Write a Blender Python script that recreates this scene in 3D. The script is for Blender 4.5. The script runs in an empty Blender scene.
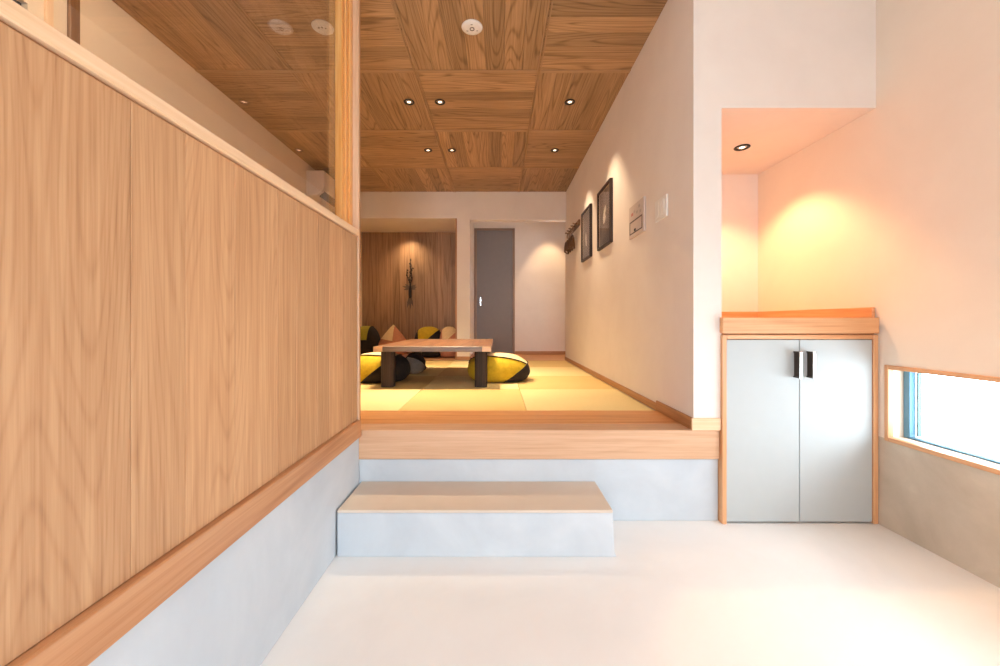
import bpy, bmesh, math, random
from mathutils import Vector, Matrix
random.seed(7)
PI = math.pi
S = bpy.context.scene
COL = S.collection
R = math.radians

# ------------------------------------------------------------------ camera, sky, exposure
cam_d = bpy.data.cameras.new('camera'); cam = bpy.data.objects.new('camera', cam_d); COL.objects.link(cam)
cam.location = (0, 0, 1.0); cam.rotation_euler = (PI/2, 0, 0)
cam_d.sensor_width = 36.0; cam_d.lens = 36.0*0.395
cam_d.shift_x = 0.003; cam_d.shift_y = -0.011
cam_d.clip_start = 0.02
S.camera = cam
S.view_settings.view_transform = 'Standard'; S.view_settings.look = 'None'
S.view_settings.gamma = 1.0; S.view_settings.use_curve_mapping = False
S.view_settings.exposure = 0.0
S.cycles.use_denoising = True
S.cycles.max_bounces = 10; S.cycles.diffuse_bounces = 6
S.cycles.sample_clamp_indirect = 8.0
S.cycles.caustics_reflective = False; S.cycles.caustics_refractive = False

W = bpy.data.worlds.new('world'); S.world = W; W.use_nodes = True
bg = W.node_tree.nodes['Background']
bg.inputs[0].default_value = (0.76, 0.89, 1.0, 1); bg.inputs[1].default_value = 18.0

WARM = (1.0, 0.78, 0.52)
SOFTW = (1.0, 0.80, 0.60)
def area(name, loc, rot, sx, sy, power, color, portal=False):
    d = bpy.data.lights.new(name, 'AREA'); d.shape = 'RECTANGLE'; d.size = sx; d.size_y = sy
    d.energy = power; d.color = color
    if portal: d.cycles.is_portal = True
    o = bpy.data.objects.new(name, d); COL.objects.link(o); o.location = loc; o.rotation_euler = rot
    return o
def spot(name, loc, target, power, color, angle, blend=0.6, radius=0.03):
    d = bpy.data.lights.new(name, 'SPOT'); d.energy = power; d.color = color
    d.spot_size = R(angle); d.spot_blend = blend; d.shadow_soft_size = radius
    o = bpy.data.objects.new(name, d); COL.objects.link(o); o.location = loc
    v = Vector(target)-Vector(loc); o.rotation_euler = v.to_track_quat('-Z', 'Y').to_euler()
    return o
# sky portals at the low window and at the added entrance glazing behind the camera
area('sky_portal_window', (2.06, 0.65, 0.61), (0, R(90), 0), 0.36, 2.55, 1, (1, 1, 1), portal=True)
area('sky_portal_entrance', (-0.27, -1.37, 1.25), (R(90), 0, 0), 0.66, 2.3, 1, (1, 1, 1), portal=True)

area('sky_portal_side', (-2.34, 3.55, 1.6), (0, R(-90), 0), 1.3, 2.1, 1, (1, 1, 1), portal=True)  # portal of the added side window

# ------------------------------------------------------------------ material helpers
def new_mat(name):
    m = bpy.data.materials.new(name); m.use_nodes = True
    nt = m.node_tree; b = nt.nodes['Principled BSDF']
    return m, nt, b
def srgb(r, g, b):
    f = lambda c: c/12.92 if c <= 0.04045 else ((c+0.055)/1.055)**2.4
    return (f(r/255), f(g/255), f(b/255), 1)
def N(nt, t, **kw):
    n = nt.nodes.new(t)
    for k, v in kw.items(): setattr(n, k, v)
    return n
def math_n(nt, op, a, b=None):
    n = N(nt, 'ShaderNodeMath', operation=op)
    for i, x in enumerate((a, b)):
        if x is None: continue
        if hasattr(x, 'links'): nt.links.new(x, n.inputs[i])
        else: n.inputs[i].default_value = x
    return n.outputs[0]
def mapping(nt, src, scale):
    n = N(nt, 'ShaderNodeMapping'); n.inputs['Scale'].default_value = scale
    nt.links.new(src, n.inputs['Vector']); return n.outputs[0]
def noise(nt, vec, scale=1.0, detail=2.0, rough=0.5, dist=0.0):
    n = N(nt, 'ShaderNodeTexNoise'); n.inputs['Scale'].default_value = scale
    n.inputs['Detail'].default_value = detail; n.inputs['Roughness'].default_value = rough
    n.inputs['Distortion'].default_value = dist
    nt.links.new(vec, n.inputs['Vector']); return n.outputs[0]
def ramp(nt, fac, stops):
    n = N(nt, 'ShaderNodeValToRGB'); e = n.color_ramp.elements
    e[0].position, e[0].color = stops[0]; e[1].position, e[1].color = stops[-1]
    for p, c in stops[1:-1]:
        x = e.new(p); x.color = c
    nt.links.new(fac, n.inputs[0]); return n.outputs[0]
def bump(nt, b, h, strength, dist=0.002):
    n = N(nt, 'ShaderNodeBump'); n.inputs['Strength'].default_value = strength
    n.inputs['Distance'].default_value = dist
    nt.links.new(h, n.inputs['Height']); nt.links.new(n.outputs[0], b.inputs['Normal'])

def wood(name, dark, mid, light, ring=9.0, tone=0.25, rough=0.45, ring_w=0.45, coat=0.0, across=5.0):
    m, nt, b = new_mat(name)
    uv = N(nt, 'ShaderNodeUVMap'); uv.uv_map = 'uv'
    n1 = noise(nt, mapping(nt, uv.outputs[0], (0.45, across, 1)), 1.0, 1.2, 0.4, 0.1)
    rg = math_n(nt, 'SINE', math_n(nt, 'MULTIPLY', n1, ring*6.283))
    rg = math_n(nt, 'MULTIPLY_ADD', rg, 0.5); nt.nodes[-1].inputs[2].default_value = 0.5
    rg = math_n(nt, 'POWER', rg, 5.0)
    fine = noise(nt, mapping(nt, uv.outputs[0], (5.0, 210, 1)), 1.0, 3.0, 0.6)
    mid_n = noise(nt, mapping(nt, uv.outputs[0], (1.6, 55, 1)), 1.0, 3.0, 0.6)
    broad = noise(nt, mapping(nt, uv.outputs[0], (0.6, 3.2, 1)), 1.0, 2.0)
    f = math_n(nt, 'MULTIPLY', rg, -0.55*ring_w)
    f = math_n(nt, 'ADD', f, math_n(nt, 'MULTIPLY', fine, 0.45))
    f = math_n(nt, 'ADD', f, math_n(nt, 'MULTIPLY', mid_n, 0.7))
    f = math_n(nt, 'ADD', f, math_n(nt, 'MULTIPLY', broad, 0.15))
    c = ramp(nt, f, [(0.25, dark), (0.52, mid), (0.78, light)])
    at = N(nt, 'ShaderNodeAttribute'); at.attribute_name = 'tone'
    v = math_n(nt, 'MULTIPLY_ADD', at.outputs['Fac'], tone); nt.nodes[-1].inputs[2].default_value = 1-tone/2
    hsv = N(nt, 'ShaderNodeHueSaturation'); nt.links.new(c, hsv.inputs['Color']); nt.links.new(v, hsv.inputs['Value'])
    nt.links.new(hsv.outputs[0], b.inputs['Base Color'])
    b.inputs['Roughness'].default_value = rough
    b.inputs['Coat Weight'].default_value = coat
    bump(nt, b, fine, 0.25, 0.001)
    return m
def mottled(name, c1, c2, scale=3.0, rough=0.8, bmp=0.15, c3=None, fine=120, detail=6):
    m, nt, b = new_mat(name)
    tc = N(nt, 'ShaderNodeTexCoord')
    n = noise(nt, tc.outputs['Object'], scale, detail, 0.6, 0.4)
    st = [(0.32, c1), (0.68, c2)] if c3 is None else [(0.3, c1), (0.5, c2), (0.7, c3)]
    nt.links.new(ramp(nt, n, st), b.inputs['Base Color'])
    b.inputs['Roughness'].default_value = rough
    bump(nt, b, noise(nt, tc.outputs['Object'], fine, 3), bmp, 0.002)
    return m
def plain(name, c, rough=0.5, metal=0.0, coat=0.0, vary=0.04):
    m, nt, b = new_mat(name)
    tc = N(nt, 'ShaderNodeTexCoord')
    n = noise(nt, tc.outputs['Object'], 18, 3)
    lo = tuple(x*(1-vary) for x in c[:3])+(1,); hi = tuple(min(1, x*(1+vary)) for x in c[:3])+(1,)
    nt.links.new(ramp(nt, n, [(0.3, lo), (0.7, hi)]), b.inputs['Base Color'])
    b.inputs['Roughness'].default_value = rough; b.inputs['Metallic'].default_value = metal
    b.inputs['Coat Weight'].default_value = coat
    return m
def glass(name, refl=1.0, tint=(1, 1, 1, 1)):
    m = bpy.data.materials.new(name); m.use_nodes = True; nt = m.node_tree
    nt.nodes.clear()
    out = N(nt, 'ShaderNodeOutputMaterial'); mx = N(nt, 'ShaderNodeMixShader')
    tr = N(nt, 'ShaderNodeBsdfTransparent'); tr.inputs[0].default_value = tint
    gl = N(nt, 'ShaderNodeBsdfGlossy'); gl.inputs['Roughness'].default_value = 0.0
    fr = N(nt, 'ShaderNodeFresnel'); ge = N(nt, 'ShaderNodeNewGeometry')
    ior = math_n(nt, 'MULTIPLY_ADD', ge.outputs['Backfacing'], 1/1.5-1.5); nt.nodes[-1].inputs[2].default_value = 1.5
    nt.links.new(ior, fr.inputs[0])
    nt.links.new(math_n(nt, 'MULTIPLY', fr.outputs[0], refl), mx.inputs[0])
    nt.links.new(tr.outputs[0], mx.inputs[1]); nt.links.new(gl.outputs[0], mx.inputs[2])
    nt.links.new(mx.outputs[0], out.inputs[0])
    return m
def emit(name, c, s):
    m, nt, b = new_mat(name)
    b.inputs['Base Color'].default_value = c
    b.inputs['Emission Color'].default_value = c; b.inputs['Emission Strength'].default_value = s
    return m

M = {}
M['oak'] = wood('oak_panel', srgb(146, 102, 66), srgb(181, 134, 93), srgb(200, 156, 114), ring=34, ring_w=0.19, tone=0.2, rough=0.55)
M['cap'] = wood('pale_wood_lit_cap', srgb(206, 164, 124), srgb(226, 188, 148), srgb(236, 202, 166), ring=6, ring_w=0.25, tone=0.05, rough=0.4)  # pale wood; the light on the partition cap is put into it
M['trim'] = wood('trim_wood', srgb(154, 100, 62), srgb(180, 124, 82), srgb(196, 144, 102), ring=6, ring_w=0.3, tone=0.08, rough=0.4)
M['jamb'] = wood('jamb_wood', srgb(186, 142, 104), srgb(206, 164, 128), srgb(220, 182, 148), ring=4, ring_w=0.2, tone=0.1, rough=0.4)
M['post'] = wood('post_wood', srgb(190, 112, 44), srgb(218, 142, 66), srgb(234, 174, 104), ring=4, ring_w=0.2, tone=0.1, rough=0.3, coat=0.3)
M['ceil'] = wood('ceiling_wood', srgb(108, 80, 52), srgb(152, 117, 80), srgb(182, 145, 106), ring=22, ring_w=0.42, tone=0.42, rough=0.5)
M['batten'] = wood('ceiling_batten_wood', srgb(120, 90, 60), srgb(158, 124, 88), srgb(186, 150, 112), ring=3, ring_w=0.2, tone=0.1, rough=0.5)
M['sill'] = wood('step_board_wood', srgb(166, 102, 52), srgb(196, 132, 76), srgb(214, 156, 102), ring=5, ring_w=0.3, tone=0.08, rough=0.4)
M['kamachi'] = wood('threshold_wood_daylit', srgb(176, 130, 94), srgb(198, 154, 118), srgb(212, 170, 136), ring=14, ring_w=0.15, tone=0.05, rough=0.45)  # daylight on the beam's front put into this paler colour
M['base'] = wood('baseboard_wood', srgb(140, 92, 56), srgb(168, 116, 74), srgb(190, 140, 96), ring=4, ring_w=0.2, tone=0.05, rough=0.45)
M['doorframe'] = wood('door_frame_wood', srgb(124, 98, 82), srgb(144, 116, 98), srgb(160, 132, 112), ring=4, ring_w=0.2, tone=0.05)
M['alcove'] = wood('alcove_wood', srgb(112, 82, 58), srgb(148, 114, 85), srgb(176, 140, 108), ring=6, ring_w=0.3, tone=0.38, rough=0.5)
M['table'] = wood('table_wood', srgb(72, 44, 28), srgb(106, 68, 44), srgb(138, 96, 66), ring=6, ring_w=0.35, tone=0.15, rough=0.35)
M['table_edge'] = wood('table_edge_wood', srgb(84, 68, 58), srgb(112, 92, 78), srgb(136, 114, 98), ring=4, ring_w=0.2, tone=0.1, rough=0.4)
M['table_end'] = wood('table_endgrain_wood', srgb(190, 140, 96), srgb(216, 170, 126), srgb(232, 192, 150), ring=4, ring_w=0.2, tone=0.1, rough=0.45)
M['table_leg'] = wood('table_leg_wood', srgb(24, 15, 11), srgb(40, 26, 19), srgb(72, 52, 40), ring=4, ring_w=0.3, tone=0.1, rough=0.75)
M['darkwood'] = wood('dark_wood', srgb(80, 52, 34), srgb(110, 76, 50), srgb(136, 98, 68), ring=3, ring_w=0.2, tone=0.1, rough=0.45)
M['hang'] = wood('hanger_wood', srgb(66, 42, 26), srgb(92, 60, 38), srgb(116, 80, 52), ring=3, ring_w=0.2, tone=0.1, rough=0.4)
M['cabwood'] = wood('cabinet_wood', srgb(186, 124, 78), srgb(208, 148, 100), srgb(222, 170, 124), ring=4, ring_w=0.2, tone=0.06, rough=0.4)
M['plaster'] = mottled('plaster', srgb(228, 216, 206), srgb(234, 223, 213), 2.5, 0.9, 0.08, fine=260)
M['plaster_l'] = mottled('plaster_cream', srgb(226, 206, 182), srgb(232, 212, 188), 2.5, 0.9, 0.08, fine=260)
M['plaster_w'] = mottled('plaster_lamp_warm', srgb(230, 214, 196), srgb(235, 220, 202), 2.5, 0.9, 0.08, fine=260)  # window wall plaster, warmth of the lamps put into the colour
M['white'] = mottled('white_plaster', srgb(236, 232, 228), srgb(240, 237, 233), 2.5, 0.9, 0.05, fine=260)
M['conc'] = mottled('grey_concrete', srgb(182, 188, 194), srgb(192, 198, 203), 2.2, 0.75, 0.15, c3=srgb(202, 207, 211))
M['conc_w'] = mottled('beige_concrete', srgb(182, 166, 146), srgb(196, 180, 160), 2.6, 0.75, 0.15, c3=srgb(214, 200, 180))
M['floor'] = mottled('floor_concrete', srgb(226, 223, 219), srgb(232, 229, 225), 1.6, 0.55, 0.08, c3=srgb(236, 234, 230))
M['tread'] = mottled('step_tread', srgb(204, 188, 170), srgb(212, 197, 180), 3.0, 0.65, 0.1)
M['cabdoor'] = plain('cabinet_door_grey', srgb(180, 184, 183), 0.85, vary=0.01)
M['chrome'] = plain('bright_metal', srgb(225, 225, 222), 0.25, 1.0)
M['handle'] = plain('handle_shade', srgb(70, 58, 50), 0.4, 0.6)  # shade inside the cabinet pulls painted as dark metal
M['alu'] = plain('blue_aluminium', srgb(92, 136, 160), 0.5, 0.2)
M['seal'] = plain('teal_seal', srgb(60, 120, 130), 0.6)
M['door'] = plain('grey_door', srgb(132, 124, 122), 0.5, vary=0.02)
M['plastic'] = plain('white_plastic', srgb(236, 230, 222), 0.4, vary=0.01)
M['beige'] = plain('beige_plastic', srgb(206, 190, 180), 0.5, vary=0.01)
M['acwhite'] = plain('air_conditioner_white', srgb(222, 212, 206), 0.45, vary=0.01)
M['black'] = plain('black_finish', srgb(26, 24, 24), 0.4)
M['ink'] = plain('grey_ink', srgb(96, 84, 80), 0.6)
M['key_grey'] = plain('grey_key', srgb(186, 172, 164), 0.6)
M['pink_ink'] = plain('pink_ink', srgb(196, 128, 120), 0.6)
M['lamp'] = emit('lamp_lens', (1.0, 0.86, 0.66, 1), 3.0)
M['glass'] = glass('clear_glass', 1.0)
M['screen_glass'] = glass('screen_glass', 1.7)
M['tint_glass'] = glass('tinted_glass', 1.0, (0.34, 0.29, 0.25, 1))
M['pic_glass'] = glass('picture_glass', 0.6)
M['print'] = mottled('picture_print', srgb(92, 78, 74), srgb(112, 96, 90), 6, 0.6, 0.0, c3=srgb(132, 116, 108))
M['mount'] = plain('picture_mount', srgb(206, 180, 152), 0.7)
M['motif'] = plain('pale_motif', srgb(226, 218, 206), 0.7)
M['picframe'] = plain('picture_frame_dark', srgb(52, 36, 30), 0.4)
M['yel'] = mottled('yellow_fabric', srgb(186, 154, 22), srgb(204, 170, 34), 30, 0.9, 0.3, fine=400)
M['blk'] = mottled('black_fabric', srgb(34, 26, 24), srgb(46, 36, 32), 30, 0.95, 0.3, fine=400)
M['cream'] = mottled('cream_fabric', srgb(226, 196, 148), srgb(236, 208, 162), 30, 0.9, 0.3, fine=400)
M['pink'] = mottled('pink_fabric', srgb(188, 124, 96), srgb(202, 138, 108), 30, 0.9, 0.3, fine=400)
M['olive'] = mottled('olive_fabric', srgb(150, 142, 44), srgb(166, 156, 54), 30, 0.9, 0.3, fine=400)
M['grey'] = mottled('shade_grey_fabric', srgb(132, 128, 122), srgb(146, 142, 136), 30, 0.9, 0.3, fine=400)  # shade under the table put into the cushion cloth colour
M['vase'] = plain('dark_vase', srgb(38, 28, 24), 0.35)
M['twig'] = plain('dark_twig', srgb(48, 32, 24), 0.7)
M['leafg'] = plain('grey_leaf', srgb(108, 92, 82), 0.7)
M['darkglass'] = plain('dark_window_glass', srgb(34, 40, 44), 0.1)
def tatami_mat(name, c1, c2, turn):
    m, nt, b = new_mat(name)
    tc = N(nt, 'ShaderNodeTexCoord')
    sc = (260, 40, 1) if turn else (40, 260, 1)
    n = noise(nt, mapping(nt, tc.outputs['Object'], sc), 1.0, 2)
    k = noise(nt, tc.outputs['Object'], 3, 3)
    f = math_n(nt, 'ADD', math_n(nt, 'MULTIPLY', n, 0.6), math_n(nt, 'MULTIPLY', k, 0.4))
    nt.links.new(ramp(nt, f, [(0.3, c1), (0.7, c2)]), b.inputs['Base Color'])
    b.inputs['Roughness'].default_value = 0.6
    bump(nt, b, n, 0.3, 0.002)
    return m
M['tat_a'] = tatami_mat('tatami_sheen_pale', srgb(222, 198, 138), srgb(234, 211, 152), False)  # same mat colour; sheen by weave direction put in as pale tone
M['tat_b'] = tatami_mat('tatami_sheen_tan', srgb(206, 174, 108), srgb(218, 188, 122), True)  # same mat colour; sheen of the turned weave put in as tan

# ------------------------------------------------------------------ mesh builder
class MB:
    def __init__(s):
        s.bm = bmesh.new(); s.uv = s.bm.loops.layers.uv.new('uv'); s.tone = s.bm.verts.layers.float.new('tone')
        s.mi = 0
    def _finish(s, faces, grain, tone, off):
        for f in faces:
            f.material_index = s.mi
            n = f.normal
            ax = max(range(3), key=lambda i: abs(n[i]))
            for l in f.loops:
                co = l.vert.co
                if grain is None: a, c = [i for i in range(3) if i != ax]
                elif ax == grain: a, c = [i for i in range(3) if i != grain]
                else:
                    a = grain; c = [i for i in range(3) if i not in (grain, ax)][0]
                u, v = co[a], co[c]
                if ax == grain: u *= 0.3
                l[s.uv].uv = (u+off[0], v+off[1]+0.37*ax)
                l.vert[s.tone] = tone
    def add(s, tmp, grain=0, tone=None, matrix=None):
        """merge a temp bmesh, with wood coordinates along 'grain' (taken before the matrix)"""
        tmp.normal_update()
        if tone is None: tone = random.random()
        off = (random.uniform(0, 20), random.uniform(0, 20))
        mp = {}
        for v in tmp.verts: mp[v] = s.bm.verts.new(v.co)
        fs = []
        for f in tmp.faces:
            try:
                nf = s.bm.faces.new([mp[v] for v in f.verts]); nf.smooth = f.smooth; fs.append(nf)
            except ValueError: pass
        s.bm.normal_update()
        s._finish(fs, grain, tone, off)
        if matrix is not None:
            for v in mp.values(): v.co = matrix @ v.co
        tmp.free()
        return s
    def box(s, lo, hi, grain=0, bev=0.0, tone=None, matrix=None, seg=1):
        t = bmesh.new()
        bmesh.ops.create_cube(t, size=1)
        for v in t.verts:
            v.co = Vector([lo[i]+(v.co[i]+0.5)*(hi[i]-lo[i]) for i in range(3)])
        if bev > 0:
            bmesh.ops.bevel(t, geom=list(t.edges), offset=bev, segments=seg, affect='EDGES', profile=0.5)
        return s.add(t, grain, tone, matrix)
    def lathe(s, prof, loc=(0, 0, 0), n=32, matrix=None, cap=True, smooth=True):
        t = bmesh.new(); rings = []
        for r, z in prof:
            rings.append([t.verts.new((r*math.cos(2*PI*i/n), r*math.sin(2*PI*i/n), z)) for i in range(n)])
        for a, b in zip(rings, rings[1:]):
            for i in range(n):
                f = t.faces.new((a[i], a[(i+1) % n], b[(i+1) % n], b[i])); f.smooth = smooth
        if cap:
            t.faces.new(rings[0][::-1]); t.faces.new(rings[-1])
        bmesh.ops.recalc_face_normals(t, faces=t.faces)
        mt = Matrix.Translation(loc)
        if matrix is not None: mt = mt @ matrix
        return s.add(t, 2, None, mt)
    def tube(s, pts, r, n=8, closed=False):
        t = bmesh.new(); pts = [Vector(p) for p in pts]; rr = r if isinstance(r, (list, tuple)) else [r]*len(pts)
        rings = []; up = Vector((0.13, 0.31, 0.94)).normalized()
        L = len(pts)
        for i, p in enumerate(pts):
            a = pts[i-1] if (i > 0 or closed) else p
            b = pts[(i+1) % L] if (i < L-1 or closed) else p
            d = (b-a).normalized()
            x = d.cross(up)
            if x.length < 1e-3: x = d.cross(Vector((1, 0, 0)))
            x.normalize(); y = d.cross(x)
            up = x.cross(d).normalized()
            rings.append([t.verts.new(p+rr[i]*(math.cos(2*PI*k/n)*x+math.sin(2*PI*k/n)*up)) for k in range(n)])
        seq = list(zip(rings, rings[1:])) + ([(rings[-1], rings[0])] if closed else [])
        for a, b in seq:
            for k in range(n):
                f = t.faces.new((a[k], a[(k+1) % n], b[(k+1) % n], b[k])); f.smooth = True
        if not closed:
            t.faces.new(rings[0][::-1]); t.faces.new(rings[-1])
        bmesh.ops.recalc_face_normals(t, faces=t.faces)
        return s.add(t, 2)
    def prism(s, poly, axis, lo, hi, grain=0, bev=0.0, matrix=None):
        """polygon in the two other axes (in order), extruded along axis lo..hi"""
        t = bmesh.new(); oth = [i for i in range(3) if i != axis]
        def V(p, w):
            c = [0, 0, 0]; c[oth[0]] = p[0]; c[oth[1]] = p[1]; c[axis] = w; return t.verts.new(c)
        a = [V(p, lo) for p in poly]; b = [V(p, hi) for p in poly]; n = len(poly)
        t.faces.new(a[::-1]); t.faces.new(b)
        for i in range(n): t.faces.new((a[i], a[(i+1) % n], b[(i+1) % n], b[i]))
        bmesh.ops.recalc_face_normals(t, faces=t.faces)
        if bev > 0: bmesh.ops.bevel(t, geom=list(t.edges), offset=bev, segments=1, affect='EDGES', profile=0.5)
        return s.add(t, grain, None, matrix)
    def build(s, name, mats, parent=None, loc=None):
        me = bpy.data.meshes.new(name); s.bm.to_mesh(me); s.bm.free()
        for m in (mats if isinstance(mats, (list, tuple)) else [mats]): me.materials.append(m)
        o = bpy.data.objects.new(name, me); COL.objects.link(o)
        if parent is not None:
            o.parent = parent
        if loc is not None: o.location = loc
        return o

def tag(o, label, cat, group=None):
    o['label'] = label; o['category'] = cat
    if group: o['group'] = group
    return o
def thing(name, label, cat, loc=(0, 0, 0), rz=0.0, group=None):
    o = bpy.data.objects.new(name, None); COL.objects.link(o)
    o.location = loc; o.rotation_euler = (0, 0, rz); o.empty_display_size = 0.1
    return tag(o, label, cat, group)
def struct(o):
    o['kind'] = 'structure'; return o
def dup(root, loc, rz=None, label=None):
    r = root.copy(); COL.objects.link(r); r.location = loc
    if rz is not None: r.rotation_euler = (0, 0, rz)
    if label: r['label'] = label
    for ch in list(root.children):
        c = ch.copy(); COL.objects.link(c); c.parent = r
        for g in list(ch.children):
            d = g.copy(); COL.objects.link(d); d.parent = c
    return r

# ------------------------------------------------------------------ the setting
ZP = 0.457          # platform (tatami) level
ZC = 2.846          # ceiling
XR = 0.98           # right wall of the tatami room
XL = -2.21          # left wall
XN = 1.89           # window wall
YK = 1.97           # kamachi front
YE = -1.30          # entrance wall

b = MB(); b.box((-0.80, YE, -0.10), (1.95, 2.10, 0.0)); struct(b.build('floor', M['floor']))
# platform body under the mats: poured concrete, the visible front face is grey
b = MB(); b.box((-0.80, 1.985, 0.0), (1.112, 2.14, 0.312), bev=0.003); struct(b.build('wall_platform', M['conc']))
b = MB(); b.box((XL-0.1, 2.14, 0.0), (1.1, 6.9, 0.405)); struct(b.build('floor_platform', M['conc']))
# kamachi beam and the boards behind it
b = MB(); b.box((-0.80, YK, 0.314), (1.112, 2.10, 0.461), grain=0, bev=0.004, tone=0.6); struct(b.build('trim_1', M['kamachi']))
b = MB()
for i in range(3):
    b.box((-0.683 if i < 0 else -2.2, 2.101+i*0.1025, 0.407), (XR, 2.101+i*0.1025+0.1015, 0.4605), grain=0, bev=0.001, tone=0.3+0.3*random.random())
struct(b.build('trim_2', M['sill']))
# side room floor behind the partition
b = MB(); b.box((XL-0.1, YE, 0.30), (-0.86, 2.10, ZP)); struct(b.build('floor_side_room', M['sill']))

# right wall (with its end face), soffit and niche: one plaster body each
b = MB(); b.box((XR, YK, 0.4615), (1.12, 5.66, ZC+0.1)); b.box((XR+0.001, 2.145, 0.30), (1.12, 5.66, 0.4614)); struct(b.build('wall_right', M['plaster']))
b = MB(); b.box((1.12, YK, 2.068), (XN+0.02, 2.9, ZC+0.1)); struct(b.build('wall_soffit', M['plaster']))
b = MB(); b.box((1.12, 2.86, 0.0), (2.0, 3.0, 2.068)); struct(b.build('wall_niche', M['plaster']))
# window wall: concrete below, plaster above, opening for the low window
WY0, WY1, WZ0, WZ1 = -0.60, 1.905, 0.445, 0.772
b = MB()
b.box((XN, WY1, 0.435), (XN+0.16, 3.0, ZC+0.1)); b.box((XN, YE, 0.435), (XN+0.16, WY0, ZC+0.1))
b.box((XN, WY0, WZ1), (XN+0.16, WY1, ZC+0.1)); b.box((XN, WY0, 0.435), (XN+0.16, WY1, WZ0))
struct(b.build('wall_window', M['plaster_w']))
b = MB(); b.box((XN-0.001, YE, 0.0), (XN+0.16, 2.2, 0.434)); struct(b.build('wall_window_base', M['conc_w']))
# entrance wall behind the camera with an added door and glazing to let daylight in
b = MB()
b.box((-2.4, YE-0.12, 0), (-0.64, YE, ZC+0.1)); b.box((1.40, YE-0.12, 0), (2.1, YE, ZC+0.1)); b.box((-0.64, YE-0.12, 2.40), (1.40, YE, ZC+0.1))
struct(b.build('wall_entrance', M['white']))
d = bpy.data.objects.new('added_entrance_door', None); COL.objects.link(d); struct(d)
b = MB()
for x in (-0.64, 0.05, 1.36): b.box((x, YE-0.09, 0.0), (x+0.04, YE-0.03, 2.40), grain=2, bev=0.003)
b.box((-0.60, YE-0.09, 2.34), (1.36, YE-0.03, 2.40), bev=0.003); b.box((-0.60, YE-0.09, 0.0), (0.05, YE-0.03, 0.08), bev=0.003)
b.build('door_frame', M['post'], d)
b = MB(); b.box((-0.60, YE-0.065, 0.08), (0.05, YE-0.06, 2.34)); b.build('door_glass', M['glass'], d)
b = MB()
for k in range(6): b.box((0.092+k*0.211, YE-0.085, 0.005), (0.092+k*0.211+0.210, YE-0.04, 2.335), grain=2, bev=0.002)
b.build('door_leaf', M['oak'], d)

# left wall, cream
b = MB(); b.box((XL-0.12, 2.08, 0.40), (XL, 2.5, ZC+0.1)); b.box((XL-0.12, 4.6, 0.40), (XL, 6.7, ZC+0.1)); b.box((XL-0.12, 2.5, 0.40), (XL, 4.6, 0.95)); b.box((XL-0.12, 2.5, 2.25), (XL, 4.6, ZC+0.1)); b.box((XL-0.12, YE, 0.40), (XL, 1.86, 1.2))
b.box((XL-0.12, YE, 2.5), (XL, 1.86, ZC+0.1)); b.box((XL-0.12, 1.86, 0.40), (XL, 2.08, ZC+0.1)); struct(b.build('wall_left_room', M['plaster_l']))
b = MB(); b.box((XL, 2.028, ZP), (XL+0.02, 2.078, ZC), grain=2, bev=0.003); struct(b.build('trim_3', M['darkwood']))
b = MB(); b.box((XL, 1.925, ZP), (XL+0.015, 1.958, ZC), grain=2, bev=0.003); struct(b.build('trim_4', M['cap']))
w = thing('window_3', 'x', 'x'); struct(w); del w['label'], w['category']
b = MB(); b.box((XL-0.06, YE+0.05, 1.2), (XL-0.05, 1.86, 2.5)); b.build('pane', M['darkglass'], w)
b = MB(); b.box((XL-0.08, 1.82, 1.2), (XL-0.03, 1.86, 2.5), grain=2); b.box((XL-0.08, 0.6, 1.2), (XL-0.03, 0.64, 2.5), grain=2); b.build('window_frame', M['black'], w)

w = bpy.data.objects.new('added_side_window', None); COL.objects.link(w); struct(w)  # added unseen window, brings daylight into the tatami room
b = MB()
for y in (2.5, 3.53, 4.56): b.box((XL-0.10, y, 0.95), (XL-0.05, y+0.04, 2.25), grain=2)
b.box((XL-0.10, 2.54, 0.95), (XL-0.05, 4.56, 0.99), grain=1); b.box((XL-0.10, 2.54, 2.21), (XL-0.05, 4.56, 2.25), grain=1); b.build('window_frame', M['trim'], w)
b = MB(); b.box((XL-0.078, 2.54, 0.99), (XL-0.074, 4.56, 2.21)); b.build('pane', M['tint_glass'], w)

# back wall: header, pillar, left return; alcove and passage behind
AX, PX, YB, YA, YD = -0.567, -0.383, 5.60, 6.47, 6.62
b = MB()
b.box((XL, YB, 2.470), (AX, YB+0.12, ZC+0.1)); b.box((AX, YB, ZP), (PX, YD, ZC+0.1)); b.box((PX, YB, 2.450), (XR+0.6, YB+0.12, ZC+0.1))
struct(b.build('wall_back', M['plaster']))
b = MB(); b.box((XL, YB+0.12, 2.470), (AX, YA+0.1, 2.60)); struct(b.build('ceiling_alcove', M['plaster']))
b = MB(); x = XL
while x < AX-0.001:
    x1 = min(AX, x+random.choice((0.10, 0.12, 0.14, 0.17)))
    b.box((x+0.0006, YA, ZP), (x1-0.0006, YA+0.03, 2.470), grain=2, bev=0.0015); x = x1
struct(b.build('wall_alcove', M['alcove']))
b = MB(); b.box((AX-0.022, YB-0.004, ZP), (AX-0.0005, YB+0.05, 2.4695), grain=2, bev=0.002); b.box((XL, YB+0.001, 0.407), (AX-0.024, YA-0.002, 0.470), grain=0, bev=0.004); struct(b.build('trim_5', M['base']))
b = MB(); b.box((PX-0.01, YD, ZP), (-0.383, YD+0.1, 2.9)); b.box((0.30, YD, ZP), (1.9, YD+0.1, 2.9)); b.box((-0.383, YD, 2.57), (0.30, YD+0.1, 2.9))
b.box((1.12, 5.72, ZP), (1.9, 5.82, 2.9)); b.box((1.8, 5.82, ZP), (1.9, YD, 2.9)); struct(b.build('wall_passage', M['plaster']))
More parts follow.
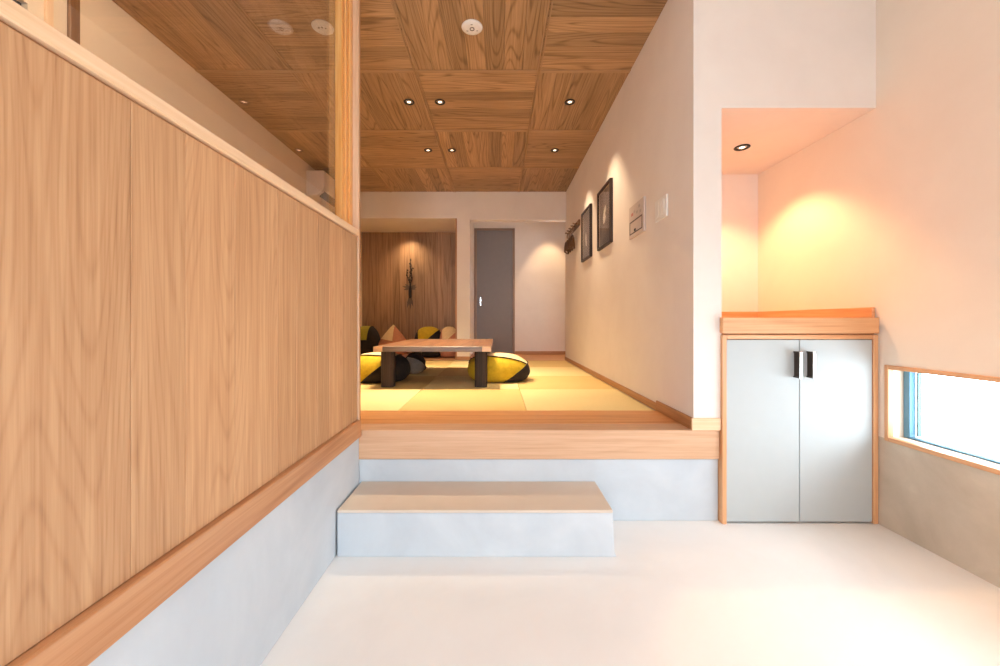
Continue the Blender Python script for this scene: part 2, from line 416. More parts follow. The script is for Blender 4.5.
b = MB(); b.box((PX, YB+0.12, 2.85), (1.9, YD+0.1, 2.95)); struct(b.build('ceiling_passage', M['plaster']))
b = MB()
for i in range(8):
    y0 = 5.572+i*0.131
    b.box((PX if y0 > 5.6 else PX, y0, 0.407), (1.9, min(y0+0.1302, YD), ZP), grain=0, bev=0.001)
struct(b.build('floor_passage', M['sill']))
# grey sliding door in the passage
d = thing('door_1', 'x', 'x'); struct(d); del d['label'], d['category']
b = MB(); b.box((-0.382, YD-0.012, ZP), (-0.338, YD+0.05, 2.57), grain=2, bev=0.003); b.box((0.262, YD-0.012, ZP), (0.30, YD+0.05, 2.57), grain=2, bev=0.003)
b.box((-0.338, YD-0.012, 2.535), (0.262, YD+0.05, 2.57), grain=0, bev=0.003); b.build('door_frame', M['doorframe'], d)
b = MB(); b.box((-0.337, YD+0.01, ZP+0.004), (0.261, YD+0.045, 2.534), grain=2, bev=0.002); lf = b.build('door_leaf', M['door'], d)
b = MB(); b.box((-0.290, YD-0.002, 1.27), (-0.262, YD+0.0095, 1.42), grain=2, bev=0.004); b.build('door_handle', M['chrome'], lf)

# baseboards
b = MB()
b.box((XR-0.012, YK+0.001, 0.4612), (XR-0.0002, 2.408, 0.522), grain=1, bev=0.002)
b.box((XR-0.010, 2.409, ZP+0.0005), (XR-0.0002, 5.66, 0.505), grain=1, bev=0.002); struct(b.build('baseboard_right', M['base']))
b = MB(); b.box((XR-0.012, YK-0.010, 0.4614), (1.112, YK-0.0002, 0.522), grain=0, bev=0.002); struct(b.build('baseboard_wall_end', M['cap']))
b = MB(); b.box((0.301, YD-0.012, ZP+0.0005), (1.8, YD-0.0002, 0.512), grain=0, bev=0.002)
b.box((AX, YB-0.012, ZP+0.0005), (PX+0.012, YB-0.0002, 0.512), grain=0, bev=0.002); b.box((PX+0.0002, YB-0.012, ZP+0.0005), (PX+0.012, YD-0.013, 0.512), grain=1, bev=0.002)
struct(b.build('baseboard_back', M['base']))

# ceiling of the tatami room: square panels of boards, grain turned panel by panel, thin battens between
b = MB()
xs = [XL-0.1, -1.509, -0.600, 0.309, XR]; ys = [YE, -0.71, 0.195, 1.10, 2.005, 2.905, 3.81, 4.72, YB]
for j in range(len(ys)-1):
    for i in range(4):
        x0, x1, y0, y1 = xs[i], xs[i+1], ys[j], ys[j+1]
        if y1 < 2.1 and x0 >= -0.61: continue
        if y1 < 2.1 and i == 2: continue
        gx = (i+j) % 2 == 1            # boards run across (x) or along (y)
        nb = 7; wd = ((y1-y0) if gx else (x1-x0))/max(2, round(((y1-y0) if gx else (x1-x0))/0.13))
        k = 0; p = y0 if gx else x0; e = y1 if gx else x1
        while p < e-0.001:
            q = min(e, p+wd)
            if gx: b.box((x0, p+0.0004, ZC), (x1, q-0.0004, ZC+0.03), grain=0, bev=0.001)
            else: b.box((p+0.0004, y0, ZC), (q-0.0004, y1, ZC+0.03), grain=1, bev=0.001)
            p = q
b.box((XL-0.1, YE, ZC+0.031), (XR, YB, ZC+0.06))
cl = struct(b.build('ceiling', M['ceil']))
b = MB()
for x in (-1.509, -0.600, 0.309):
    for sx in (-0.014, 0.005): b.box((x+sx, YE if x < -0.7 else 1.99, ZC-0.008), (x+sx+0.009, YB, ZC-0.0003), grain=1, bev=0.001)
for y in ys[4:-1]:
    b.box((XL, y-0.016, ZC-0.006), (XR, y+0.016, ZC-0.0004), grain=0, bev=0.001)
b.build('ceiling_batten', M['batten'], cl)
b = MB(); b.box((-0.750, YE, ZC-0.0095), (2.05, 1.985, ZC+0.1)); struct(b.build('ceiling_entrance', M['white']))

# left partition: concrete base, skirting rail, oak boards, cap
pt = bpy.data.objects.new('wall_left', None); COL.objects.link(pt); struct(pt)
XP = -0.69
b = MB(); b.box((-0.85, YE, 0.0), (XP+0.002, 1.9685, 0.432), bev=0.002); b.build('base', M['conc'], pt)
b = MB(); b.box((-0.85, YE, 0.433), (XP+0.018, 1.955, 0.516), grain=1, bev=0.003, tone=0.5); b.build('rail', M['trim'], pt)
b = MB(); y = 1.945
ws = [0.085, 0.10, 0.13, 0.11, 0.16, 0.12, 0.20, 0.165, 0.13, 0.22, 0.18, 0.20, 0.17, 0.2, 0.2, 0.2, 0.2, 0.2, 0.2, 0.2, 0.2]
for wv in ws:
    y0 = max(YE, y-wv)
    b.box((-0.848, y0+0.0004, 0.517), (XP, y-0.0004, 1.418), grain=2, bev=0.0012)
    y = y0
    if y <= YE+0.001: break
b.build('board_panel', M['oak'], pt)
b = MB(); b.box((-0.86, YE, 1.424), (XP+0.008, 1.95, 1.455), grain=1, bev=0.003, tone=0.6); b.build('cap', M['cap'], pt)
b = MB(); b.box((-0.84, YE, 1.417), (XP-0.008, 1.945, 1.425), grain=1); b.build('shadow_gap', M['base'], pt)
# end jamb
b = MB(); b.box((-0.80, 1.956, 0.462), (XP+0.004, 1.975, ZC), grain=2, bev=0.002, tone=0.5); struct(b.build('trim_6', M['jamb']))
b = MB(); b.box((-0.79, 1.976, 0.462), (XP-0.002, 2.005, ZC), grain=2, bev=0.002, tone=0.4); struct(b.build('trim_7', M['base']))
# glazed screen on the cap
gs = bpy.data.objects.new('window_2', None); COL.objects.link(gs); struct(gs)
b = MB(); b.box((-0.758, YE, 1.456), (-0.752, 1.8395, ZC)); b.build('pane', M['screen_glass'], gs)
b = MB(); b.box((-0.757, 1.84, 1.456), (-0.7215, 1.874, ZC), grain=2, bev=0.002, tone=0.7); b.box((-0.757, 1.8745, 1.456), (-0.7195, 1.906, ZC), grain=2, bev=0.003, tone=1.0); b.build('post', M['post'], gs)
b = MB(); b.box((-0.757, 1.9065, 1.456), (-0.726, 1.9155, ZC), grain=2, tone=0); b.box((-0.757, 1.916, 1.456), (-0.7135, 1.9535, ZC), grain=2, bev=0.003, tone=0.2); b.build('post', M['post'], gs)

# low window in the right wall
w = bpy.data.objects.new('window_1', None); COL.objects.link(w); struct(w)
b = MB(); e = 0.020; o_ = 0.008
b.box((XN-o_, WY1-0.004, WZ0-e), (XN+0.02, WY1+e-0.004, WZ1+e), grain=2, bev=0.002)
b.box((XN-o_, WY0, WZ1), (XN+0.02, WY1-0.005, WZ1+e), grain=1, bev=0.002)
b.box((XN-o_, WY0, WZ0-e), (XN+0.02, WY1-0.005, WZ0+0.001), grain=1, bev=0.002)
b.build('casing', M['cabwood'], w)
b = MB(); x0, x1 = XN+0.068, XN+0.10
b.box((x0, WY1-0.030, WZ0+0.001), (x1, WY1-0.001, WZ1-0.001), grain=2, bev=0.002)
b.box((x0, WY0, WZ0+0.001), (x1, WY0+0.035, WZ1-0.001), grain=2, bev=0.002)
b.box((x0, WY0+0.036, WZ0+0.001), (x1, WY1-0.031, WZ0+0.008), grain=1, bev=0.002); b.box((x0, WY0+0.036, WZ1-0.008), (x1, WY1-0.031, WZ1-0.001), grain=1, bev=0.002)
b.build('window_frame', M['alu'], w)
b = MB(); b.box((x1-0.006, WY1-0.045, WZ0+0.015), (x1+0.01, WY1-0.038, WZ1-0.013), grain=2); b.box((x1-0.006, WY0+0.04, WZ0+0.018), (x1+0.01, WY1-0.046, WZ0+0.0205), grain=1); b.build('seal', M['seal'], w)
b = MB(); b.box((x0+0.012, WY0+0.036, WZ0+0.008), (x0+0.016, WY1-0.031, WZ1-0.008)); b.build('pane', M['glass'], w)
# added unseen slab above the low window, blocks steep sky light
b = MB(); b.box((2.06, -0.6, 1.55), (2.95, 3.2, 1.65), bev=0.01); struct(b.build('sky_blocker_exterior', M['conc']))

# ------------------------------------------------------------------ things
# entry step
t = thing('entry_step', 'low grey concrete step with tan tread below the raised wooden threshold', 'step', (-0.09, 1.83, 0))
b = MB()
b.prism([(-0.590, 0.0), (0.600, 0.0), (0.590, 0.020), (0.583, 0.187), (-0.590, 0.187)], 1, -0.150, 0.154, bev=0.003)
b.build('base', M['conc'], t)
b = MB(); b.box((-0.590, -0.151, 0.1872), (0.583, 0.154, 0.2), grain=0, bev=0.003); b.build('tread', M['tread'], t)

# tatami mats
MW = 0.785
def mat_xy(c, r): return XR-0.012-MW/2-c*(MW+0.003), 2.411+MW/2+r*(MW+0.003)
rows = ['front row beside the threshold board', 'second row', 'third row', 'back row before the alcove and passage']
cols = ['against the right wall', 'second column from the right wall', 'third column from the right wall', 'against the left wall']
for r in range(4):
    for c in range(4):
        x, y = mat_xy(c, r)
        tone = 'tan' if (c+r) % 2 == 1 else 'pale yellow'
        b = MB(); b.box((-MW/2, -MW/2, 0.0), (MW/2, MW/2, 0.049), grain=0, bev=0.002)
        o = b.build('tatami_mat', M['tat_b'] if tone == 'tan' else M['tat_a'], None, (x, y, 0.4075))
        tag(o, 'square tatami mat with %s sheen in its colour, in the %s, %s' % (tone, rows[r].split(' beside')[0].split(' from')[0].split(' before')[0] , cols[c].replace(' column from the right wall', ' column from the right')), 'tatami mat', 'square tatami mats on the raised floor')

# shoe cabinet with counter
t = thing('shoe_cabinet', 'pale grey two-door shoe cabinet in a wood frame under the wall niche', 'cabinet', (1.50, 1.955, 0))
def cb(x0, y0, z0, x1, y1, z1): return (x0-1.50, y0-1.955, z0), (x1-1.50, y1-1.955, z1)
b = MB()
b.box(*cb(1.114, 1.952, 0.0, 1.136, 2.40, 0.937), grain=2, bev=0.002); b.box(*cb(1.862, 1.952, 0.0, 1.886, 2.40, 0.937), grain=2, bev=0.002)
b.box(*cb(1.1365, 1.953, 0.915, 1.8615, 2.40, 0.937), grain=0, bev=0.002); b.build('frame', M['cabwood'], t)
b = MB(); b.box(*cb(1.1365, 1.99, 0.0, 1.8615, 2.38, 0.012), grain=0); b.box(*cb(1.1365, 2.36, 0.0125, 1.8615, 2.38, 0.914), grain=0); b.build('carcass', M['darkwood'], t)
for nm, xa, xb, hx in (('l', 1.1385, 1.4980, 1.475), ('r', 1.5015, 1.8600, 1.540)):
    b = MB(); b.box(*cb(xa, 1.958, 0.010, xb, 1.978, 0.912), grain=2, bev=0.0015); dr = b.build('door', M['cabdoor'], t)
    b = MB()
    b.box(*cb(hx-0.008, 1.920, 0.726, hx+0.006, 1.957, 0.733), grain=2, bev=0.001); b.box(*cb(hx-0.008, 1.920, 0.848, hx+0.006, 1.957, 0.855), grain=2, bev=0.001)
    b.box(*cb(hx-0.003, 1.920, 0.7335, hx+0.003, 1.957, 0.8475), grain=2)  # dark web put where the inside of the pull is shaded
    b.mi = 1; b.box(*cb(hx-0.008, 1.913, 0.724, hx+0.006, 1.9195, 0.857), grain=2, bev=0.0015)
    h = b.build('handle', [M['handle'], M['chrome']], dr); h['label'] = 'pull with its inner shade painted dark and a bright metal front'
b = MB(); b.box(*cb(1.108, 1.938, 0.944, 1.878, 1.9685, 1.022), grain=0, bev=0.003, tone=0.5); b.box(*cb(1.1215, 1.9690, 0.950, XN-0.003, 2.855, 1.021), grain=0, bev=0.002, tone=0.5)
b.box(*cb(1.1205, 1.97, 0.938, 1.88, 2.40, 0.9435), grain=0)
ct = b.build('countertop', M['cabwood'], t)
b = MB(); b.box(*cb(1.1215, 2.840, 1.0225, XN-0.003, 2.857, 1.074), grain=0, bev=0.002); b.box(*cb(1.872, 1.97, 1.0225, XN-0.003, 2.8395, 1.074), grain=1, bev=0.002)
b.box(*cb(1.1215, 1.985, 1.0225, 1.127, 2.8395, 1.074), grain=1, bev=0.001); b.build('upstand', M['cabwood'], ct)

# low table
TX, TY = -0.525, 3.92
t = thing('low_table', 'dark-legged low wooden table standing on the tatami mats', 'table', (TX, TY, ZP))
hw, hd = 0.478, 0.72; zt, th = 0.343, 0.042; rw = 0.075
b = MB()
nx = 5
for i in range(nx):
    w_ = (2*hw-2*rw)/nx
    b.box((-hw+rw+i*w_+0.0004, -hd+rw, zt-th+0.004), (-hw+rw+(i+1)*w_-0.0004, hd-rw, zt), grain=1, bev=0.001)
b.build('tabletop', M['table'], t)
for sx in (-1, 1):
    b = MB(); x0, x1 = sorted((sx*hw, sx*(hw-rw+0.0005)))
    b.box((x0, -hd+0.0015, zt-th), (x1, hd, zt+0.001), grain=1, bev=0.003, tone=0.7); fr_ = b.build('frame_board', M['table'], t)
    b = MB(); b.box((x0+0.001, -hd-0.002, zt-th+0.001), (x1-0.001, -hd+0.0012, zt), grain=0, bev=0.001)
    g = b.build('end_grain', M['table_end'], fr_); g['label'] = 'pale tan end grain'
for sy in (-1, 1):
    b = MB(); y0, y1 = sorted((sy*hd, sy*(hd-rw+0.0005)))
    b.box((-hw+rw, y0, zt-th), (hw-rw, y1, zt+0.001), grain=0, bev=0.003); f = b.build('frame_board', M['table_edge'], t); f['label'] = 'grey-brown edge board'
for sx in (-1, 1):
    for sy in (-1, 1):
        b = MB(); c = 0.018; q = 0.052
        cx = sx*(hw-0.035-q); cy = sy*(hd-0.075-q) if sy > 0 else sy*(hd-0.075-q)
        poly = [(cx-q+c, cy-q), (cx+q-c, cy-q), (cx+q, cy-q+c), (cx+q, cy+q-c), (cx+q-c, cy+q), (cx-q+c, cy+q), (cx-q, cy+q-c), (cx-q, cy-q+c)]
        b.prism(poly, 2, 0.0, zt-th-0.0005, grain=2, bev=0.003); b.build('leg', M['table_leg'], t)

# floor cushions: puffed cloth panels with piped seams
def cushion(label, loc, dims, rules, default, rz=0.0, peak=0.0, tip=0.0, pipe='blk', sq=0.75, top=1.6):
    """rules: (material key, [((nx,ny,nz), d), ...]) in the unit box x,y -1..1, z 0..1; first rule that holds wins"""
    t_ = bmesh.new()
    bmesh.ops.create_icosphere(t_, subdivisions=5, radius=1.0)
    def sp(v, e): return math.copysign(abs(v)**e, v)
    for v in t_.verts:
        x, y, z = v.co
        x, y = sp(x, sq), sp(y, sq); h = max(abs(x), abs(y), 1e-6)
        z = 0.5+0.5*sp(z, 0.9)
        if z < 0.16: z = 0.16-(0.16-z)*0.15
        z = (z-0.136)/0.864
        r = math.hypot(x, y)
        z *= 1+peak*(max(0, 1-r*1.1))**1.3
        if tip and x > 0: x += tip*(x**3)*(1-z); 
        v.co = (x, y, max(z, 0.0))
    zt = max(v.co.z for v in t_.verts)
    for v in t_.verts: v.co.z /= zt
    for _, pl in rules:
        for n, d in pl:
            n = Vector(n); bmesh.ops.bisect_plane(t_, geom=list(t_.verts)+list(t_.edges)+list(t_.faces), plane_co=n*(d/n.length_squared), plane_no=n, dist=1e-5)
    keys = sorted({k for k, _ in rules} | {default})
    for f in t_.faces:
        f.smooth = True; c = f.calc_center_median(); key = default
        for k, pl in rules:
            if all(Vector(n).dot(c) > d for n, d in pl): key = k; break
        f.material_index = keys.index(key)
    for v in t_.verts: v.co = (v.co.x*dims[0], v.co.y*dims[1], v.co.z*dims[2])
    seam = [e for e in t_.edges if len(e.link_faces) == 2 and e.link_faces[0].material_index != e.link_faces[1].material_index]
    t_.normal_update()
    for v in {v for e in seam for v in e.verts}:
        if v.co.z > 0.02: v.co += v.normal*0.006
    t_.normal_update()
    # chain the seam edges into runs
    adj = {}
    for e in seam:
        for v in e.verts: adj.setdefault(v, []).append(e)
    used = set(); runs = []
    ends = [v for v in adj if len(adj[v]) != 2] + list(adj)
    for v0 in ends:
        for e0 in adj[v0]:
            if e0 in used: continue
            run = [v0]; e = e0; v = v0
            while e is not None and e not in used:
                used.add(e); v = e.other_vert(v); run.append(v)
                nx = [q for q in adj[v] if q not in used]
                e = nx[0] if len(adj[v]) == 2 and nx else None
            runs.append([(w.co + w.normal*0.001).copy() for w in run])
    sv = {v for e in seam for v in e.verts}
    me = bpy.data.meshes.new('floor_cushion'); t_.to_mesh(me); t_.free()
    for k in keys: me.materials.append(M[k])
    o = bpy.data.objects.new('floor_cushion', me); COL.objects.link(o); o.location = loc; o.rotation_euler = (0, 0, rz)
    tag(o, label, 'cushion', 'floor cushions around the low table and in the alcove')
    b = MB()
    for run in runs:
        pts = [run[0]]
        for p in run[1:]:
            if (p-pts[-1]).length > 0.008: pts.append(p)
        pts = [Vector((p.x, p.y, max(p.z, 0.006))) for p in pts]
        if len(pts) > 2: b.tube(pts, 0.005, 6)
    pp = b.build('piping', M[pipe], o)
    return o
cushion('plump yellow and black floor cushion right of the low table', (0.005, 3.72, ZP), (0.28, 0.25, 0.25),
        [('blk', [((1, 0, -1.25), 0.17)]), ('cream', [((0.2, 0.5, 1), 0.56)])], 'yel', tip=0.14)
cushion('yellow and black floor cushion behind the front left table leg', (-1.10, 3.68, ZP), (0.27, 0.25, 0.26),
        [('blk', [((1, 0, -1.25), -0.42)]), ('cream', [((0.1, 0.5, 1), 0.62)])], 'yel', tip=0.08)
cushion('floor cushion painted shadow-grey under the low table, by its left rear leg', (-0.93, 4.24, ZP), (0.155, 0.20, 0.20),
        [('pink', [((-1, 0, 0.6), 0.55)]), ('blk', [((0.2, 0.5, 1), 0.55)])], 'grey')
cushion('olive and black floor cushion at the far left of the alcove', (-1.98, 5.98, 0.471), (0.20, 0.2, 0.47),
        [('olive', [((-1, 0, 0.15), -0.28), ((0, 0, 1), 0.55)])], 'blk')
cushion('cream and pink floor cushion with a raised peak in the alcove', (-1.58, 6.02, 0.471), (0.225, 0.2, 0.49),
        [('cream', [((-1, 0, -0.12), -0.22), ((0.08, 0, 1), 0.50)])], 'pink', peak=0.45, pipe='pink', sq=0.95)
cushion('yellow and black floor cushion in the alcove below the hanging ornament', (-1.04, 6.02, 0.471), (0.215, 0.2, 0.46),
        [('yel', [((1, 0, 0.35), -0.38), ((-0.42, 0, 1), 0.56)])], 'blk')
cushion('small cream and pink floor cushion beside the alcove pillar', (-0.725, 5.98, 0.471), (0.145, 0.17, 0.46),
        [('cream', [((1, 0, 0.35), -0.35), ((-0.30, 0, 1), 0.58)])], 'pink', pipe='pink')

# recessed ceiling lights
def downlight_proto(label, loc, group):
    t = thing('ceiling_downlight', label, 'ceiling light', loc, 0, group)
    b = MB(); b.lathe([(0.031, 0.0), (0.043, -0.001), (0.045, -0.004), (0.043, -0.007), (0.034, -0.008), (0.030, -0.004), (0.031, 0.0)], n=32, cap=False); b.build('trim_ring', M['black'], t)
    b = MB(); b.lathe([(0.030, -0.0002), (0.029, -0.003), (0.017, -0.0045), (0.0155, -0.0005)], n=24, cap=False); b.build('reflector', M['chrome'], t)
    b = MB(); b.lathe([(0.0150, -0.0003), (0.0150, -0.0035), (0.008, -0.0055)], n=24); b.build('lamp_lens', M['lamp'], t)
    return t
G = 'recessed downlights in the wooden ceiling'
DL = [(-0.737, 3.31, 'black-rimmed ceiling downlight, left one of the near row'), (-0.478, 3.31, 'black-rimmed ceiling downlight, middle one of the near row'), (0.61, 3.31, 'black-rimmed ceiling downlight of the near row, closest to the right wall'),
      (-0.74, 4.24, 'black-rimmed ceiling downlight, left one of the far row'), (-0.483, 4.24, 'black-rimmed ceiling downlight, middle one of the far row'), (0.62, 4.24, 'black-rimmed ceiling downlight of the far row, closest to the right wall')]
proto = None
for x, y, lab in DL:
    if proto is None: proto = downlight_proto(lab, (x, y, ZC), G)
    else: dup(proto, (x, y, ZC), None, lab)
n = dup(proto, (1.495, 2.41, 2.068), None, 'single downlight in the low ceiling of the niche'); del n['group']
P_T = 92
for x, y, lab in DL:
    if x < 0: spot('downlight_lamp', (x, y, ZC-0.012), (x, y, 0.4), P_T*2.6, WARM, 82, 1.0, 0.05)
    else:
        spot('downlight_lamp', (x, y, ZC-0.012), (x+0.25, y+0.05, 0.9), P_T*0.8, WARM, 70, 0.6)
spot('niche_lamp', (1.495, 2.41, 2.052), (1.56, 2.45, 1.0), 52, (1.0, 0.58, 0.26), 110, 0.5)
spot('alcove_lamp', (-1.41, 6.25, 2.46), (-1.41, 6.40, 1.0), 40, (1.0, 0.72, 0.42), 115, 1.0)
spot('passage_lamp', (0.86, 6.28, 2.83), (0.87, 6.30, 1.0), 62, (1.0, 0.68, 0.36), 70, 0.45)
spot('entrance_lamp', (1.55, 0.85, ZC-0.012), (1.62, 0.80, 0.0), 72, (1.0, 0.48, 0.18), 66, 0.9)
spot('entrance_lamp', (0.45, 0.1, ZC-0.012), (0.5, 0.1, 0.0), 26, (1.0, 0.66, 0.40), 110, 0.8)
spot('side_room_fill', (-1.35, 1.3, ZC-0.012), (-2.2, 2.6, 1.6), 70, WARM, 120, 0.9)  # added spot without a fitting, brightens the left wall

# detectors
def det(label, loc):
    t = thing('smoke_detector', label, 'smoke detector', loc, 0)
    b = MB(); b.lathe([(0.0, -0.0001), (0.064, -0.0002), (0.066, -0.004), (0.060, -0.010), (0.030, -0.013), (0.0, -0.013)], n=40, cap=False); b.build('body', M['plastic'], t)
    return t
t = det('round white ceiling detector on the panel above the platform edge', (-0.156, 2.47, ZC))
b = MB(); b.lathe([(0.011, -0.0128), (0.011, -0.016), (0.015, -0.016), (0.015, -0.0128)], n=24, cap=False); b.build('sensor_ring', M['ink'], t)
for a in range(3):
    b = MB(); an = a*2.1+0.5; b.box((0.035*math.cos(an)-0.006, 0.035*math.sin(an)-0.0015, -0.0142), (0.035*math.cos(an)+0.006, 0.035*math.sin(an)+0.0015, -0.0120), grain=0); b.build('vent_slot', M['ink'], t)
t = det('round white ceiling detector seen through the glass screen at left', (-1.09, 2.47, ZC))
for dx, dy in ((-0.02, -0.01), (0.0, -0.012), (0.02, -0.004)):
    b = MB(); b.lathe([(0.005, -0.0125), (0.005, -0.0150)], (dx, dy, 0), n=16); b.build('sensor_dot', M['black'], t)

# air conditioner on the left wall
t = thing('air_conditioner', 'white wall-mounted air conditioner high on the left wall', 'air conditioner', (XL, 4.97, 2.47))
b = MB(); b.prism([(0.001, 0.0), (0.13, 0.0), (0.20, 0.06), (0.215, 0.12), (0.21, 0.285), (0.001, 0.285)], 1, -0.40, 0.40, bev=0.006); b.build('body', M['acwhite'], t)
b = MB(); b.prism([(0.135, -0.002), (0.200, 0.053), (0.203, 0.048), (0.14, -0.008)], 1, -0.36, 0.36); b.build('louver', M['black'], t)
b = MB(); b.box((0.02, -0.38, 0.2852), (0.19, 0.38, 0.292), grain=1, bev=0.002); b.build('intake_grille', M['ink'], t)

# framed pictures
def picture(label, y0, y1, motif):
    zc = 1.947; hh = 0.272; hw_ = (y1-y0)/2; f = 0.022
    t = thing('framed_picture', label, 'picture', (XR, (y0+y1)/2, zc), 0, 'framed pictures on the right wall')
    b = MB(); d0, d1 = -0.028, -0.0005
    b.box((d0, -hw_, -hh), (d1, -hw_+f, hh), grain=2, bev=0.002); b.box((d0, hw_-f, -hh), (d1, hw_, hh), grain=2, bev=0.002)
    b.box((d0, -hw_+f, -hh), (d1, hw_-f, -hh+f), grain=1, bev=0.002); b.box((d0, -hw_+f, hh-f), (d1, hw_-f, hh), grain=1, bev=0.002); b.build('frame', M['picframe'], t)
    b = MB(); b.box((-0.012, -hw_+f, -hh+f), (-0.008, hw_-f, hh-f), grain=2); b.build('mount', M['mount'], t)
    b = MB(); b.box((-0.0135, -hw_+f+0.03, -hh+f+0.012), (-0.0122, hw_-f-0.03, hh-f-0.012), grain=2); pr = b.build('print', M['print'], t)
    b = MB(); b.prism(motif, 0, -0.0150, -0.0137); b.build('motif', M['motif'], pr)
    b = MB(); b.box((-0.0215, -hw_+f, -hh+f), (-0.020, hw_-f, hh-f)); b.build('glazing', M['pic_glass'], t)
picture('dark framed picture with a pale motif, the nearer of the pair on the right wall', 3.335, 3.765, [(-0.03, 0.10), (0.02, 0.06), (0.05, -0.01), (0.03, -0.06), (-0.01, -0.05), (-0.045, -0.01), (-0.02, 0.02), (-0.05, 0.06)])
picture('dark framed picture beside the coat rack, the farther of the pair', 4.06, 4.48, [(0.03, 0.03), (0.05, -0.04), (0.02, -0.12), (-0.02, -0.13), (-0.015, -0.06), (0.0, 0.0)])

# control panel and light switch on the right wall
t = thing('control_panel', 'square white control panel with dark outlines, nearer the pictures', 'wall panel', (XR, 2.745, 1.715))
b = MB(); b.box((-0.014, -0.145, -0.115), (-0.0005, 0.145, 0.115), grain=1, bev=0.003); b.build('backplate', M['beige'], t)
b = MB(); b.box((-0.0165, -0.118, -0.005), (-0.0142, 0.125, 0.003), grain=1); b.box((-0.0165, -0.118, -0.088), (-0.0142, 0.125, -0.082), grain=1)
b.box((-0.0165, -0.118, -0.081), (-0.0142, -0.112, -0.006), grain=2); b.box((-0.0165, 0.119, -0.081), (-0.0142, 0.125, -0.006), grain=2); b.build('display_outline', M['ink'], t)
b = MB(); b.box((-0.0168, 0.005, -0.078), (-0.0143, 0.035, -0.060), grain=1, bev=0.001); b.build('button', M['black'], t)
for k, (yy, zz, sz) in enumerate(((0.075, 0.050, 0.02), (0.03, 0.060, 0.012), (-0.02, 0.045, 0.016), (-0.065, 0.075, 0.015), (-0.085, 0.035, 0.014))):
    b = MB(); b.box((-0.0162, yy-sz, zz-0.010), (-0.0143, yy+sz, zz+0.010), grain=1, bev=0.0008); b.build('key', M['pink_ink'] if k == 0 else M['key_grey'], t)
t = thing('light_switch', 'white light switch plate nearest the open end of the right wall', 'light switch', (XR, 2.345, 1.672))
b = MB(); b.box((-0.010, -0.082, -0.064), (-0.0005, 0.082, 0.064), grain=1, bev=0.003, seg=2); b.build('plate', M['plastic'], t)
for yy in (-0.04, 0.0, 0.04):
    b = MB(); b.box((-0.0145, yy-0.018, -0.045), (-0.0102, yy+0.018, 0.045), grain=2, bev=0.002); b.build('rocker', M['plastic'], t)

# coat rack with hangers
t = thing('coat_rack', 'brown wooden coat rail on the right wall near the passage', 'coat rack', (XR, 5.03, 2.175))
b = MB(); b.box((-0.022, -0.38, -0.035), (-0.0005, 0.38, 0.035), grain=1, bev=0.004); b.build('rail', M['darkwood'], t)
HY = (-0.31, -0.18, -0.05, 0.08, 0.21)
for yy in HY:
    b = MB(); b.tube([(-0.0215, yy, 0.0), (-0.064, yy, -0.002), (-0.076, yy, 0.008)], [0.006, 0.006, 0.008], 10); b.build('peg', M['darkwood'], t)
hr = None
hl = ['dark wooden clothes hanger on the coat rail, nearest the pictures', 'dark wooden clothes hanger, second from the pictures', 'dark wooden clothes hanger, third from the pictures', 'dark wooden clothes hanger nearest the passage']
for k, yy in enumerate(HY[1:]):
    loc = (XR-0.056, 5.03+yy, 2.175)
    if hr is None:
        hr = thing('clothes_hanger', hl[0], 'clothes hanger', loc, R(60), 'clothes hangers on the coat rail')
        b = MB(); pts = [(0.022*math.cos(a), 0, -0.008+0.022*math.sin(a)) for a in [R(x) for x in range(200, -100, -20)]]
        pts += [(0.0, 0, -0.06), (0.0, 0, -0.115)]; b.tube(pts, 0.003, 8); b.build('hook', M['chrome'], hr)
        b = MB(); pts = [(-0.07, 0, -0.26), (-0.055, 0, -0.20), (-0.025, 0, -0.135), (0, 0, -0.118), (0.025, 0, -0.135), (0.055, 0, -0.20), (0.07, 0, -0.26)]
        b.tube(pts, [0.011, 0.014, 0.016, 0.017, 0.016, 0.014, 0.011], 10); b.build('shoulder_bar', M['hang'], hr)
        b = MB(); b.tube([(-0.069, 0, -0.262), (0.069, 0, -0.262)], 0.007, 8); b.build('trouser_bar', M['hang'], hr)
    else: dup(hr, loc, R(60), hl[k])

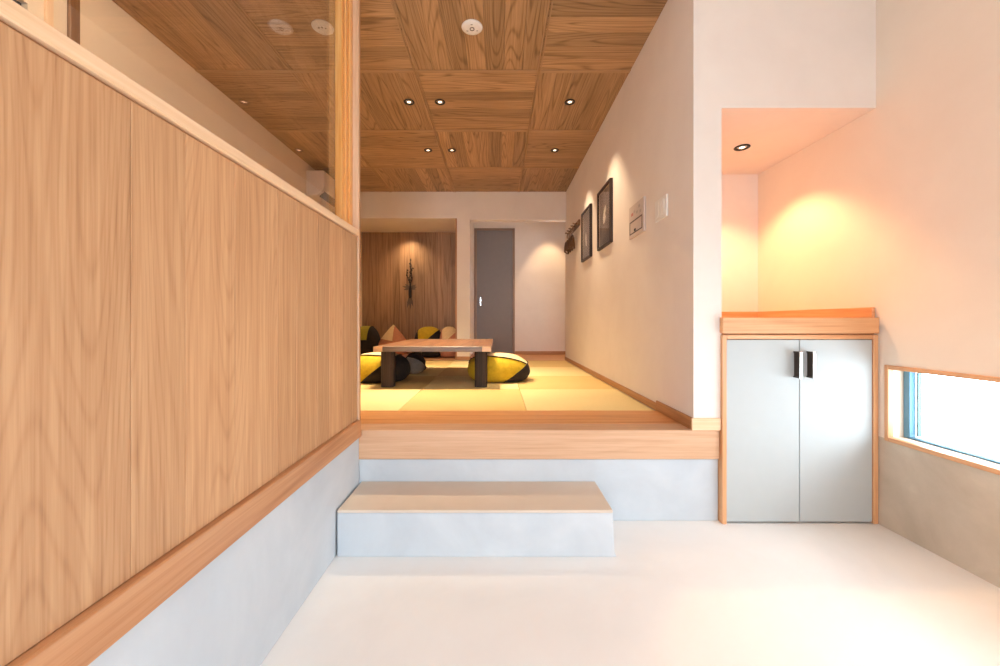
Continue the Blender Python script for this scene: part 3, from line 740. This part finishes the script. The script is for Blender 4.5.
# hanging ornament on the alcove wall
t = thing('wall_vase', 'slim dark hanging vase with a dried branch on the alcove boards', 'vase', (-1.415, YA-0.035, 1.42))
b = MB(); b.lathe([(0.012, -0.04), (0.022, -0.03), (0.026, 0.02), (0.024, 0.12), (0.016, 0.17), (0.013, 0.21), (0.016, 0.215)], n=20); b.build('vase_body', M['vase'], t)
b = MB(); random.seed(3)
stems = [[(0, 0, 0.2), (-0.01, 0, 0.3), (0.01, 0, 0.42), (0.0, 0, 0.50), (0.01, 0, 0.62)], [(0, 0, 0.2), (-0.03, 0, 0.28), (-0.055, 0, 0.36), (-0.05, 0, 0.44)], [(0, 0, 0.2), (0.03, 0, 0.27), (0.02, 0, 0.40), (0.04, 0, 0.47)]]
for s_ in stems: b.tube(s_, [0.006]*(len(s_)-1)+[0.003], 6)
b.build('branch', M['twig'], t)
for s_ in stems:
    for p, q in zip(s_, s_[1:]):
        for k in range(2):
            f = (k+0.5)/2; c = Vector(p).lerp(Vector(q), f)+Vector((random.uniform(-.014, .014), random.uniform(-.008, .003), 0))
            b = MB(); b.lathe([(0.001, -0.016), (0.012, -0.006), (0.013, 0.004), (0.001, 0.016)], c, n=8); b.build('bud', M['twig'], t)
for a, L in ((-75, 0.13), (-50, 0.11), (60, 0.12), (80, 0.12), (100, 0.10), (-105, 0.11), (165, 0.2), (-168, 0.22), (178, 0.24)):
    b = MB()
    mt = Matrix.Translation((0, -0.012, 0.13 if abs(a) < 140 else 0.02)) @ Matrix.Rotation(R(a), 4, 'Y')
    tm = bmesh.new(); w2 = 0.018
    pr = [(0, 0), (w2*0.8, L*0.3), (w2, L*0.55), (0, L), (-w2, L*0.55), (-w2*0.8, L*0.3)]
    vs = [tm.verts.new((x, 0.004*math.cos(z*30), z)) for x, z in pr]; tm.faces.new(vs)
    vs2 = [tm.verts.new((x, 0.004*math.cos(z*30)+0.002, z)) for x, z in pr]; tm.faces.new(vs2[::-1])
    for i in range(6): tm.faces.new((vs[i], vs2[i], vs2[(i+1) % 6], vs[(i+1) % 6]))
    bmesh.ops.recalc_face_normals(tm, faces=tm.faces); b.add(tm, 2, None, mt); b.build('leaf', M['leafg'], t)
b = MB(); b.tube([(0, 0.0345, 0.23), (0, 0.028, 0.23), (0, 0.022, 0.20)], 0.004, 6); b.build('hook', M['black'], t)
